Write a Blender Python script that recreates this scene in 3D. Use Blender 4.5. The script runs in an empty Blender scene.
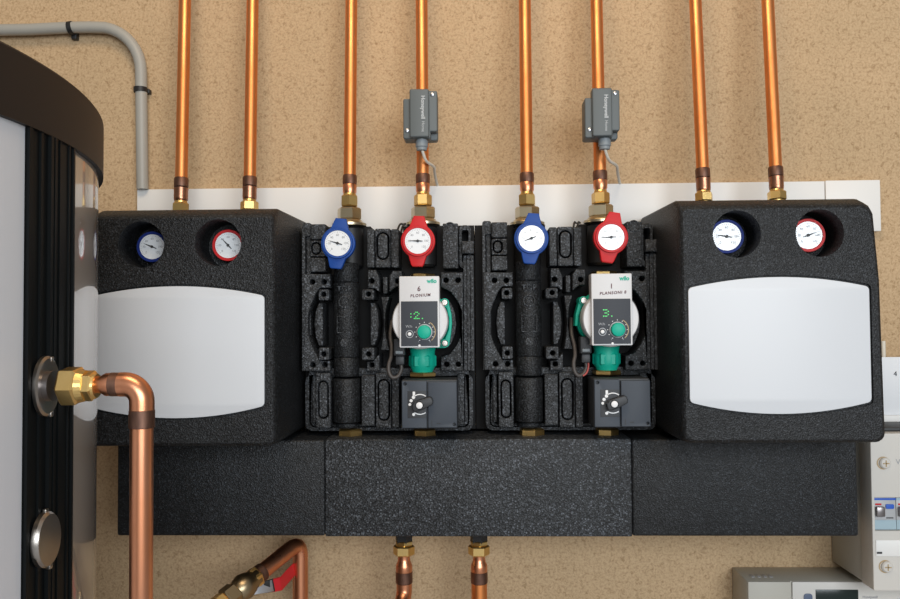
import bpy, bmesh, math, random
from math import sin, cos, pi, radians, sqrt
from mathutils import Vector, Matrix
random.seed(7)
sc = bpy.context.scene
COL = sc.collection

# ------------------------------------------------------------------ camera
F = 823.0
def cam_axes(yaw, pitch, roll):
    f = Vector((-sin(yaw)*cos(pitch), cos(yaw)*cos(pitch), sin(pitch)))
    r = Vector((cos(yaw), sin(yaw), 0))
    u = r.cross(f)
    return r*cos(roll)-u*sin(roll), u*cos(roll)+r*sin(roll), f
CR, CU, CF = cam_axes(radians(1.74), radians(1.8), radians(.4))
CAM = Vector((0, -1.5, 0))
cd = bpy.data.cameras.new('camera'); cam = bpy.data.objects.new('camera', cd); COL.objects.link(cam)
m = Matrix.Identity(4)
for i in range(3):
    m[i][0] = CR[i]; m[i][1] = CU[i]; m[i][2] = -CF[i]; m[i][3] = CAM[i]
cam.matrix_world = m
cd.sensor_width = 36; cd.lens = F/900*36; cd.clip_start = .02
sc.camera = cam

def at(px, py, y):
    """world point on the plane y seen at a photograph position (a tape measure for the layout)"""
    d = CR*((px-450)/F) - CU*((py-299.5)/F) + CF
    return CAM + d*((y-CAM.y)/d.y)

# ------------------------------------------------------------------ materials
def mat(name, col, rough=.5, metal=0., coat=0., spec=.5, emit=None, estr=0.):
    mt = bpy.data.materials.new(name); mt.use_nodes = True
    b = mt.node_tree.nodes['Principled BSDF']
    b.inputs['Base Color'].default_value = (*col, 1)
    b.inputs['Roughness'].default_value = rough
    b.inputs['Metallic'].default_value = metal
    b.inputs['Coat Weight'].default_value = coat
    b.inputs['Coat Roughness'].default_value = .04
    b.inputs['Specular IOR Level'].default_value = spec
    if emit:
        b.inputs['Emission Color'].default_value = (*emit, 1)
        b.inputs['Emission Strength'].default_value = estr
    return mt
def nodes(mt): return mt.node_tree.nodes, mt.node_tree.links, mt.node_tree.nodes['Principled BSDF']
def tex(mt, kind, scale, **kw):
    n, l, b = nodes(mt)
    tc = n.new('ShaderNodeTexCoord'); mp = n.new('ShaderNodeMapping'); l.new(tc.outputs['Object'], mp.inputs[0])
    t = n.new(kind); t.inputs['Scale'].default_value = scale
    l.new(mp.outputs[0], t.inputs['Vector'])
    for k, v in kw.items(): t.inputs[k].default_value = v
    return t, mp
def ramp(mt, src, stops):
    n, l, b = nodes(mt)
    r = n.new('ShaderNodeValToRGB'); e = r.color_ramp.elements
    while len(e) < len(stops): e.new(.5)
    for q, (p, c) in zip(e, stops): q.position = p; q.color = (*c, 1)
    l.new(src, r.inputs[0]); return r
def mix(mt, a, b_, fac, mode='MULTIPLY'):
    n, l, b = nodes(mt)
    x = n.new('ShaderNodeMix'); x.data_type = 'RGBA'; x.blend_type = mode
    if isinstance(fac, (int, float)): x.inputs[0].default_value = fac
    else: l.new(fac, x.inputs[0])
    l.new(a, x.inputs[6]); l.new(b_, x.inputs[7]); return x.outputs[2]
def bump(mt, src, strength, dist=.001):
    n, l, b = nodes(mt)
    k = n.new('ShaderNodeBump'); k.inputs['Strength'].default_value = strength; k.inputs['Distance'].default_value = dist
    l.new(src, k.inputs['Height']); l.new(k.outputs[0], b.inputs['Normal'])

# wall: sand coloured, finely flecked board
WALL = mat('sand_wall', (.5, .34, .2), .8, spec=.2)
n, l, b = nodes(WALL)
t1, _ = tex(WALL, 'ShaderNodeTexNoise', 250, Detail=4.0, Roughness=.6)
t2, mp2 = tex(WALL, 'ShaderNodeTexNoise', 135, Detail=3.0, Roughness=.7, Distortion=.8)
t3, _ = tex(WALL, 'ShaderNodeTexNoise', 4, Detail=3.0)
r1 = ramp(WALL, t1.outputs[0], [(.3, (.415, .282, .160)), (.5, (.54, .388, .23)), (.75, (.625, .464, .286))])
r2 = ramp(WALL, t2.outputs[0], [(.34, (.6, .54, .46)), (.47, (1, 1, 1))])
r3 = ramp(WALL, t3.outputs[0], [(.3, (.9, .9, .9)), (.7, (1.02, 1.0, 1.0))])
c = mix(WALL, r1.outputs[0], r2.outputs[0], .7)
c = mix(WALL, c, r3.outputs[0], 1.0)
l.new(c, b.inputs['Base Color']); bump(WALL, t1.outputs[0], .25, .002)

def epp(name, k=1.0, scale=330, bead=1.):
    mt = mat(name, (.02, .02, .021), .5, spec=.32)
    n, l, b = nodes(mt)
    v, _ = tex(mt, 'ShaderNodeTexVoronoi', scale)
    ns, _ = tex(mt, 'ShaderNodeTexNoise', 420, Detail=2.0)
    big, _ = tex(mt, 'ShaderNodeTexNoise', 14, Detail=3.0)
    rr = ramp(mt, v.outputs['Distance'], [(0, (.034*k, .037*k, .040*k)), (.45, (.020*k, .0215*k, .0232*k)), (.8, (.006*k, .006*k, .0065*k))])
    sx = n.new('ShaderNodeSeparateColor'); l.new(v.outputs['Color'], sx.inputs[0])
    r2 = ramp(mt, sx.outputs[0], [(0, (.5, .5, .5)), (.6, (.95, .95, .95)), (.84, (1.8*bead, 1.85*bead, 1.95*bead)), (1, (3.6*bead, 3.7*bead, 3.9*bead))])  # scattered beads lightened: their shine is painted into the colour
    r3 = ramp(mt, big.outputs[0], [(.3, (.8, .8, .8)), (.7, (1.15, 1.15, 1.15))])
    c = mix(mt, rr.outputs[0], r2.outputs[0], 1.0); c = mix(mt, c, r3.outputs[0], 1.0)
    l.new(c, b.inputs['Base Color'])
    rg = ramp(mt, ns.outputs[0], [(.3, (.62, .62, .62)), (.7, (.36, .36, .36))]); l.new(rg.outputs[0], b.inputs['Roughness'])
    bump(mt, v.outputs['Distance'], .55, .0012)
    return mt
EPP = epp('black_foam', 1.7, 430, .9)
EPPC = epp('black_foam_cover', .8, 470, .7)
EPPD = mat('foam_recess_shade', (.007, .007, .0075), .6, spec=.2)  # same black foam, with the shade of the recess put into its colour

def copper(name, c1, c2, rough):
    mt = mat(name, c1, rough, 1.0)
    n, l, b = nodes(mt)
    t, mp = tex(mt, 'ShaderNodeTexNoise', 30, Detail=4.0, Roughness=.6); mp.inputs['Scale'].default_value = (1, 1, .35)
    r = ramp(mt, t.outputs[0], [(.3, c2), (.6, c1)])
    l.new(r.outputs[0], b.inputs['Base Color'])
    g = ramp(mt, t.outputs[0], [(.3, (rough+.14,)*3), (.7, (rough,)*3)]); l.new(g.outputs[0], b.inputs['Roughness'])
    return mt
COPPER = copper('copper', (.86, .345, .125), (.72, .25, .075), .34)
COPPERB = copper('copper_pinkish', (.80, .36, .205), (.64, .26, .13), .24)
SCORCH = copper('scorched_copper', (.30, .16, .11), (.055, .035, .03), .42)
COPPERD = copper('heat_darkened_copper', (.55, .26, .15), (.2, .1, .07), .25)
BRASS = copper('brass', (.8, .56, .22), (.66, .44, .16), .27)
NICKEL = mat('dull_brass_nickel', (.5, .42, .28), .3, 1.0)
STEEL = mat('steel', (.5, .5, .52), .3, 1.0)
WSTEEL = mat('worn_steel', (.36, .33, .30), .32, 1.0)
DSTEEL = mat('dark_steel', (.28, .26, .26), .34, 1.0)
WHITEB = mat('white_board', (.80, .79, .765), .45)
LABEL = mat('pale_satin_label', (.62, .645, .68), .38)
BLUE = mat('blue_plastic', (.012, .062, .29), .45, spec=.25)
DBLUE = mat('dark_blue_plastic', (.012, .03, .19), .5, spec=.15)
RED = mat('red_plastic', (.56, .015, .018), .45, spec=.25)
DIAL = mat('dial_white', (.83, .85, .87), .35, coat=1.0)
INK = mat('black_ink', (.02, .02, .022), .5)
GINK = mat('grey_ink', (.27, .27, .28), .5)
PINK = mat('brown_pen', (.13, .055, .06), .6)
TEAL = mat('teal_paint', (.004, .42, .29), .45, spec=.35)
PUMPW = mat('pump_grey', (.66, .655, .66), .42)
SCREEN = mat('slate_screen', (.05, .055, .066), .5, spec=.25)
LED = mat('green_led', (.02, .3, .05), .4, emit=(.1, 1, .2), estr=.6)
MARK = mat('white_marking', (.85, .85, .85), .4)
GMARK = mat('grey_marking', (.36, .37, .39), .4)
TANM = mat('tan_marking', (.42, .3, .16), .5)
ACT = mat('slate_plastic', (.05, .06, .076), .5, spec=.35)
ACTD = mat('dark_slate_plastic', (.026, .028, .032), .5)
BLACKP = mat('black_plastic', (.004, .005, .0055), .45, spec=.12)
BLACKM = mat('matt_black_plastic', (.012, .012, .013), .5)
SENSOR = mat('sensor_grey', (.10, .115, .118), .5)
SENSW = mat('sensor_print', (.5, .52, .53), .5)
SENSL = mat('sensor_light_grey', (.22, .25, .27), .5)
CABLEW = mat('cream_cable', (.72, .67, .57), .5)
TARN = mat('tarnished_valve_brass', (.36, .28, .17), .34, 1.0)
CABLEB = mat('brown_grey_cable', (.07, .06, .055), .5)
CABLER = mat('red_wire', (.45, .08, .07), .5)
CONDUIT = mat('grey_conduit', (.36, .35, .315), .45)
BEIGE = mat('cream_enclosure', (.60, .575, .53), .45)
BEIGED = mat('grey_beige_enclosure', (.47, .45, .39), .5)
PAPER = mat('paper', (.8, .82, .85), .7)
LCD = mat('dark_display', (.012, .022, .02), .2)
TPANEL = mat('tank_grey_panel', (.55, .565, .60), .5)
TSHELL = mat('tank_gloss_shell', (.30, .255, .215), .3, coat=1.0)
TSHELL.node_tree.nodes['Principled BSDF'].inputs['Coat IOR'].default_value = 1.9
TBAND = mat('tank_dark_brown', (.016, .0125, .011), .5, spec=.2)
FLOORM = mat('floor_screed', (.55, .55, .56), .7)
BBLUE = mat('breaker_blue', (.02, .1, .5), .4)
BPALE = mat('breaker_pale_blue', (.35, .47, .53), .4)
BGREY = mat('breaker_grey', (.42, .43, .44), .4)
LEVER = mat('red_lever_coating', (.55, .012, .02), .35)

# ------------------------------------------------------------------ geometry helpers (all in world coordinates)
class MB:
    def __init__(s): s.b = bmesh.new()
    def merge(s, other):
        me = bpy.data.meshes.new('t'); other.to_mesh(me); other.free(); s.b.from_mesh(me); bpy.data.meshes.remove(me); return s
    def mesh(s, me):
        s.b.from_mesh(me); bpy.data.meshes.remove(me); return s
    def box(s, x0, x1, y0, y1, z0, z1, r=0, seg=2):
        b = bmesh.new(); bmesh.ops.create_cube(b, size=1)
        for v in b.verts:
            v.co = Vector(((x0+x1)/2+v.co.x*(x1-x0), (y0+y1)/2+v.co.y*(y1-y0), (z0+z1)/2+v.co.z*(z1-z0)))
        if r: bmesh.ops.bevel(b, geom=b.edges[:], offset=r, segments=seg, profile=.5, affect='EDGES')
        return s.merge(b)
    def lathe(s, prof, p, axis, n=32, rot=0.):
        """prof: list of (distance along axis, radius)"""
        a = Vector(axis).normalized(); p = Vector(p)
        ref = Vector((0, 0, 1)) if abs(a.z) < .9 else Vector((1, 0, 0))
        e1 = a.cross(ref).normalized(); e2 = a.cross(e1)
        b = bmesh.new(); rings = []
        for d, r in prof:
            rings.append([b.verts.new(p+a*d+(e1*cos(rot+2*pi*k/n)+e2*sin(rot+2*pi*k/n))*max(r, 1e-5)) for k in range(n)])
        for A, B in zip(rings, rings[1:]):
            for k in range(n): b.faces.new((A[k], A[(k+1) % n], B[(k+1) % n], B[k]))
        b.faces.new(rings[0][::-1]); b.faces.new(rings[-1])
        bmesh.ops.recalc_face_normals(b, faces=b.faces[:])
        return s.merge(b)
    def squash(s, y, k):
        for v in s.b.verts: v.co.y = y+(v.co.y-y)*k
        return s
    def cyl(s, p0, p1, r, r1=None, n=32):
        p0, p1 = Vector(p0), Vector(p1); L = (p1-p0).length
        return s.lathe([(0, r), (L, r if r1 is None else r1)], p0, p1-p0, n)
    def hexnut(s, p0, p1, r, rot=0.):
        p0, p1 = Vector(p0), Vector(p1); L = (p1-p0).length; c = min(.12*r, L*.2)
        return s.lathe([(0, r-c), (c, r), (L-c, r), (L, r-c)], p0, p1-p0, 6, rot)
    def tube(s, pts, r, n=20, sub=1):
        pts = [Vector(p) for p in pts]
        if sub > 1:
            out = []
            for i in range(len(pts)-1):
                a = pts[max(i-1, 0)]; b_ = pts[i]; c_ = pts[i+1]; d = pts[min(i+2, len(pts)-1)]
                for k in range(sub):
                    t = k/sub
                    out.append(.5*((2*b_)+(c_-a)*t+(2*a-5*b_+4*c_-d)*t*t+(3*b_-a-3*c_+d)*t**3))
            out.append(pts[-1]); pts = out
        b = bmesh.new(); rings = []; prev = None
        for i, p in enumerate(pts):
            t = (pts[min(i+1, len(pts)-1)]-pts[max(i-1, 0)]).normalized()
            if prev is None:
                prev = t.cross(Vector((0, 0, 1)) if abs(t.z) < .9 else Vector((1, 0, 0))).normalized()
            e1 = (prev-t*prev.dot(t)).normalized(); e2 = t.cross(e1); prev = e1
            rr = r[i] if isinstance(r, (list, tuple)) else r
            rings.append([b.verts.new(p+(e1*cos(2*pi*k/n)+e2*sin(2*pi*k/n))*rr) for k in range(n)])
        for A, B in zip(rings, rings[1:]):
            for k in range(n): b.faces.new((A[k], A[(k+1) % n], B[(k+1) % n], B[k]))
        b.faces.new(rings[0][::-1]); b.faces.new(rings[-1])
        bmesh.ops.recalc_face_normals(b, faces=b.faces[:])
        return s.merge(b)
    def plate(s, loops, y0, y1, bev=0., res=2):
        """loops of (x, z): first the outline, then holes; solid from y0 (front) to y1 (back)"""
        cu = bpy.data.curves.new('t', 'CURVE'); cu.dimensions = '2D'; cu.fill_mode = 'BOTH'
        cu.extrude = max((y1-y0)/2-bev, 1e-5); cu.bevel_depth = bev; cu.bevel_resolution = res; cu.offset = -bev
        for lp in loops:
            sp = cu.splines.new('POLY'); sp.points.add(len(lp)-1); sp.use_cyclic_u = True
            for q, (x, z) in zip(sp.points, lp): q.co = (x, z, 0, 1)
        return s._curve(cu, Matrix(((1, 0, 0, 0), (0, 0, -1, (y0+y1)/2), (0, 1, 0, 0), (0, 0, 0, 1))))
    def _curve(s, cu, M):
        o = bpy.data.objects.new('t', cu); COL.objects.link(o)
        dg = bpy.context.evaluated_depsgraph_get()
        me = bpy.data.meshes.new_from_object(o.evaluated_get(dg)); me.transform(M)
        bpy.data.objects.remove(o); bpy.data.curves.remove(cu)
        me.materials.clear()
        return s.mesh(me)
    def text(s, txt, size, p, xdir=(1, 0, 0), up=(0, 0, 1), ext=.0004, align='CENTER', shear=0., weight=0., space=1.):
        cu = bpy.data.curves.new('t', 'FONT'); cu.body = txt; cu.size = size; cu.extrude = ext
        cu.align_x = align; cu.align_y = 'CENTER'; cu.shear = shear; cu.offset = weight; cu.space_character = space
        cu.resolution_u = 3
        X = Vector(xdir).normalized(); Y = Vector(up).normalized(); Z = X.cross(Y)
        M = Matrix(((X.x, Y.x, Z.x, p[0]), (X.y, Y.y, Z.y, p[1]), (X.z, Y.z, Z.z, p[2]), (0, 0, 0, 1)))
        return s._curve(cu, M)

def root(name, loc, label, cat, group=None):
    o = bpy.data.objects.new(name, None); COL.objects.link(o); o.location = loc; o.empty_display_size = .02
    o['label'] = label; o['category'] = cat
    if group: o['group'] = group
    return o
def origin(o):
    v = Vector((0, 0, 0))
    while o: v += o.location; o = o.parent
    return v
def part(name, mb, material, parent=None, smooth=True, ang=35, label=None):
    me = bpy.data.meshes.new(name); b = mb.b
    bmesh.ops.remove_doubles(b, verts=b.verts[:], dist=1e-6)
    if parent is not None: bmesh.ops.translate(b, verts=b.verts[:], vec=-origin(parent))
    if smooth:
        for f in b.faces: f.smooth = True
        for e in b.edges:
            if len(e.link_faces) == 2 and e.calc_face_angle(0) > radians(ang): e.smooth = False
    b.to_mesh(me); b.free()
    me.materials.append(material)
    o = bpy.data.objects.new(name, me); COL.objects.link(o)
    if parent is not None: o.parent = parent
    if label: o['label'] = label
    return o
def thing(name, mb, material, loc, label, cat, group=None, **kw):
    bmesh.ops.translate(mb.b, verts=mb.b.verts[:], vec=-Vector(loc))
    o = part(name, mb, material, None, **kw); o.location = loc
    o['label'] = label; o['category'] = cat
    if group: o['group'] = group
    return o

def circle(x, z, r, n=28, a0=0.): return [(x+r*cos(a0+2*pi*k/n), z+r*sin(a0+2*pi*k/n)) for k in range(n)]
def rrect(x0, x1, z0, z1, r, n=5):
    p = []
    for cx, cz, a in ((x1-r, z1-r, 0), (x0+r, z1-r, 90), (x0+r, z0+r, 180), (x1-r, z0+r, 270)):
        for k in range(n+1):
            t = radians(a+90*k/n); p.append((cx+r*cos(t), cz+r*sin(t)))
    return p

# ------------------------------------------------------------------ setting
o = part('wall_back', MB().box(-2.6, 2.6, 0, .12, -1.42, 1.6), WALL); o['kind'] = 'structure'
o = part('floor', MB().box(-2.6, 2.6, -4.2, 0, -1.5, -1.42), FLOORM); o['kind'] = 'structure'

# ------------------------------------------------------------------ white mounting boards on the wall
tl = at(137, 189.5, -.014); tr = at(825, 181, -.014)
zt = (tl.z+tr.z)/2
x0, x1, x2 = tl.x, tr.x, at(880, 181, -.014).x
zb = at(880, 231, -.014).z
thing('mounting_board', MB().box(x0, x1-.0008, -.014, 0, zb, zt, .0012), WHITEB, ((x0+x1)/2, 0, zb),
      'long white mounting board on the wall behind all the pump groups', 'board')
thing('mounting_board', MB().box(x1+.0008, x2, -.0145, 0, zb, zt+.001, .0012), WHITEB, ((x1+x2)/2, 0, zb),
      'short white board piece at the right end, past the seam above the right black cover', 'board')

# ------------------------------------------------------------------ grey conduit, top left
yc = -.018
P = lambda px, py: at(px, py, yc)
pts = [P(-60, 31), P(30, 29.5), P(70, 27.5), P(90, 27.2)]
b0 = P(98, 27.2); b1 = P(141, 72)
for k in range(1, 9):
    t = k/9*pi/2
    pts.append(Vector((b0.x+(b1.x-b0.x)*sin(t), yc, b1.z+(b0.z-b1.z)*cos(t))))
pts += [P(141, 72), P(141.5, 110), P(142.5, 189.3)]
cr = root('conduit', P(142.5, 189.3), 'grey plastic conduit bending from horizontal down to the white board, top left', 'conduit')
part('tube', MB().tube(pts, .0105, 20), CONDUIT, cr)
q = P(71, 28)
mb = MB().lathe([(-.004, .0123), (.004, .0123)], q, (1, 0, .15), 20); mb.box(q.x-.003, q.x+.007, -.012, 0, q.z-.018, q.z-.004, .001)
part('pipe_clip', mb, BLACKM, cr, label='black clip on the horizontal run')
q = P(140.5, 90)
mb = MB().lathe([(-.0045, .0123), (.0045, .0123)], q, (0, 0, 1), 20); mb.box(q.x-.004, q.x+.014, -.012, 0, q.z-.004, q.z+.004, .001)
part('pipe_clip', mb, BLACKM, cr, label='black clip on the vertical run')

# ------------------------------------------------------------------ copper pipes rising from the pump groups
VY = -.11                                             # the depth of the pipe axes
tops = (185, 252.6, 351.4, 421.6, 524.8, 596.5, 695.3, 767.7)
bots = (181, 249.6, 349.6, 422.9, 527, 600.5, 703.7, 776.8)
plabel = ['copper pipe rising from the left black cover, the outer one nearest the tank',
          'copper pipe rising from the left black cover, above its red gauge',
          'copper pipe rising above the first blue thermometer, left of the sensor pipe',
          'copper pipe with a grey sensor, above the red thermometer of the left open pump group',
          'copper pipe rising above the blue thermometer of the right open pump group',
          'copper pipe with a grey sensor, above the red thermometer of the right open pump group',
          'copper pipe rising from the right black cover, above its blue gauge',
          'copper pipe rising from the right black cover, the outer one above its red gauge']
PR = .0104
axes = []
for i, (a, b_) in enumerate(zip(tops, bots)):
    closed = i in (0, 1, 6, 7)
    yb = (212.5, 210.5, 220, 219, 219, 217, 202, 200.5)[i]      # photo row where the pipe meets the fitting below
    p0 = at(b_, 195, VY); p1 = at(a, 0, VY+.035)
    d = (p1-p0).normalized()
    def on(py, p0=p0, p1=p1): return p0+(p1-p0)*((195-py)/195)
    axes.append((p0, p1, on))
    r = root('copper_pipe', on(yb), plabel[i], 'pipe', 'copper pipes rising up the wall')
    s0 = (178.5, 177.5, 176, 175, 174, 172, 169.5, 168)[i]        # bottom of the long tube, top of the coupling
    part('tube', MB().cyl(on(s0+8), on(-140), PR), COPPER, r)
    L = (on(s0)-on(yb)).length; px = .00168
    # coupling: wide socket, then a narrower tail into the nut
    mb = MB().lathe([(0, PR+.0014), (.002, PR+.0018), (8.5*px, PR+.0018), (9.5*px, PR+.0012)], on(s0+9), d)
    part('solder_joint', mb, SCORCH, r, label='dark scorched soldered joint')
    if closed: prof = [(0, .0088), (9*px, .0088), (11*px, .0096), (13*px, .0116), (15*px, .0119), (23*px, .0119), (24*px, .0124), (25.2*px, .0124), (25.5*px, .011)]
    else: prof = [(0, .0086), (7*px, .0086), (10*px, .0095), (13*px, .0118), (20*px, .0118), (21*px, .011)]
    mb = MB().lathe(prof, on(s0+33.5 if closed else s0+28.5), d)
    part('coupling', mb, COPPERB if not closed else COPPERD, r)
    mb = MB()
    nb, nt = (yb, yb-9) if closed else (yb-13, yb-24)
    mb.hexnut(on(nb), on(nt), .0152, .35+i*.4); mb.lathe([(0, .0115), (2.4*px, .0105)], on(nt), d, 24)
    part('compression_nut', mb, BRASS, r, smooth=False)
    if closed: part('pipe_tail', MB().cyl(on(nb)+d*.001, on(nb)-d*.045, .0118), BRASS, r, label='brass tail entering the foam cover')

# ------------------------------------------------------------------ temperature sensors clamped to two of the pipes
def sensor(i, x0, x1, y0, y1, label):
    ax = axes[i]; yf = -.155
    Q = lambda px, py, y=yf: at(px, py, y)
    w = x1-x0; h = y1-y0
    c = at((x0+x1)/2, y1, -.12)
    r = root('temperature_sensor', c, label, 'sensor', 'pipe temperature sensors')
    def rect(xa, xb, ya, yb, ra):
        a = Q(xa, yb); b = Q(xb, ya); return rrect(a.x, b.x, a.z, b.z, ra)
    mb = MB()
    mb.plate([rect(x0, x0+.8*w, y0+.17*h, y1-.01*h, .003)], -.150, -.112, .002)
    mb.plate([rect(x0+.3*w, x1, y0+.015*h, y1-.15*h, .003)], -.150, -.112, .002)
    mb.plate([rect(x0+.62*w, x1, y0+.6*h, y1-.02*h, .004)], -.132, -.112, .002)
    part('body', mb, SENSOR, r)
    mb = MB().plate([rect(x0+.2*w, x0+.76*w, y0, y1-.02*h, .003)], -.158, -.136, .0025)
    cov = part('cover', mb, SENSOR, r)
    q = Q(x0+.59*w, y0+.44*h)
    part('lettering', MB().text('Honeywell', .0090, (q.x, -.1584, q.z+.005), (0, 0, -1), (1, 0, 0), .0003, weight=.0002).text('Home', .007, (q.x, -.1584, q.z-.027), (0, 0, -1), (1, 0, 0), .0003), SENSW, cov)
    for sx, sy in ((.86, .11), (.12, .84)):
        q = Q(x0+sx*w, y0+sy*h, -.150)
        mb = MB().lathe([(0, .0034), (.0015, .0034), (.0022, .0022)], (q.x, -.1495, q.z), (0, -1, 0), 16)
        part('screw', mb, STEEL, r)
    g0 = Q(x0+.55*w, y1, -.14)
    mb = MB().lathe([(0, .0088), (.006, .0088), (.0065, .0104), (.016, .0104), (.0175, .009), (.022, .0085), (.0225, .005)], (g0.x, -.14, g0.z+.002), (0, 0, -1), 20)
    part('cable_gland', mb, SENSL, r)
    gx = x0+.55*w
    pts = [at(gx, y1+8, -.14), at(gx+1.5, y1+15, -.138), at(gx+5, y1+23, -.125), at(gx+12, y1+28, -.09), at(gx+13, y1+34, -.06), at(gx+14.5, y1+42, -.025), at(gx+16, y1+47.5, -.008)]
    part('cable', MB().tube(pts, .0025, 10, 6), CABLEW, r)
    mb = MB().lathe([(-.004, PR+.0014), (.004, PR+.0014)], ax[2](y0+.3*h), ax[1]-ax[0], 24)
    part('clamp', mb, STEEL, r)
sensor(3, 403, 437, 89, 138.5, 'grey pipe sensor clamped to the copper pipe above the left open pump group')
sensor(5, 585.5, 620, 88, 137.5, 'grey pipe sensor clamped to the copper pipe above the right open pump group')

# ------------------------------------------------------------------ closed black foam covers (left and right)
def dial(r, c, rad, nrm, needle, depth=.03, bez=RED, tabs=None, numbers=True, rb=None):
    """round dial thermometer: bezel (with tabs when it is a valve handle), dial, marks, needle"""
    nrm = Vector(nrm).normalized(); X = Vector((0, 0, 1)).cross(nrm).normalized() * 1.0
    X = -X if X.x < 0 else X
    U = nrm.cross(X); U = U if U.z > 0 else -U
    rb = rb or rad*1.2
    c = Vector(c)
    bz = part('bezel', MB().lathe([(-depth, rb*.9), (-.012, rb*.94), (-.006, rb), (0, rb), (.0018, rb*.97), (.0018, rad*1.03), (.0004, rad)], c, nrm, 48), bez, r)
    dl = part('dial', MB().lathe([(-.002, rad*1.02), (.0009, rad*1.0)], c, nrm, 48), DIAL, r)
    mb = MB()
    f = c+nrm*.0011
    for k in range(31):
        t = radians(225-270*k/30); u = X*cos(t)+U*sin(t); L = .08 if k % 5 else .14
        a = f+u*rad*.92; e = f+u*rad*(.92-L); s = u.cross(nrm)*(rad*.011)
        vs = [mb.b.verts.new(v) for v in (a-s, a+s, e+s, e-s)]; mb.b.faces.new(vs)
    if numbers:
        for k, tx in enumerate(('0', '20', '40', '60', '80', '100', '120')):
            t = radians(225-270*k/6); u = X*cos(t)+U*sin(t)
            mb.text(tx, rad*.24, f+u*rad*.64, X, U, .0001)
    part('dial_marks', mb, GINK, dl, smooth=False)
    t = radians(needle); u = X*cos(t)+U*sin(t); s = u.cross(nrm)
    mb = MB(); f = c+nrm*.0019
    vs = [mb.b.verts.new(v) for v in (f+u*rad*.82, f+u*rad*.1+s*rad*.055, f-u*rad*.38+s*rad*.03, f-u*rad*.38-s*rad*.03, f+u*rad*.1-s*rad*.055)]
    mb.b.faces.new(vs)
    mb.lathe([(-.0008, rad*.11), (.0006, rad*.11)], f, nrm, 20)
    part('needle', mb, INK, r, smooth=False)
    return bz

def outline(xa, xb, za, zb_, ch, rb, taper):
    ta, tb = taper; ca, cb = ch
    p = [(xa+ca+ta, zb_), (xa+ca*.35+ta, zb_-ca*.35), (xa+ta, zb_-ca), (xa+ta*.3, .06)]
    for k in range(5):
        t = pi+pi/2*k/4; p.append((xa+rb+rb*cos(t), za+rb+rb*sin(t)))
    for k in range(5):
        t = 1.5*pi+pi/2*k/4; p.append((xb-rb+rb*cos(t), za+rb+rb*sin(t)))
    p += [(xb-tb*.3, .06), (xb-tb, zb_-cb), (xb-tb-cb*.35, zb_-cb*.35), (xb-tb-cb, zb_)]
    return p[::-1]

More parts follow.
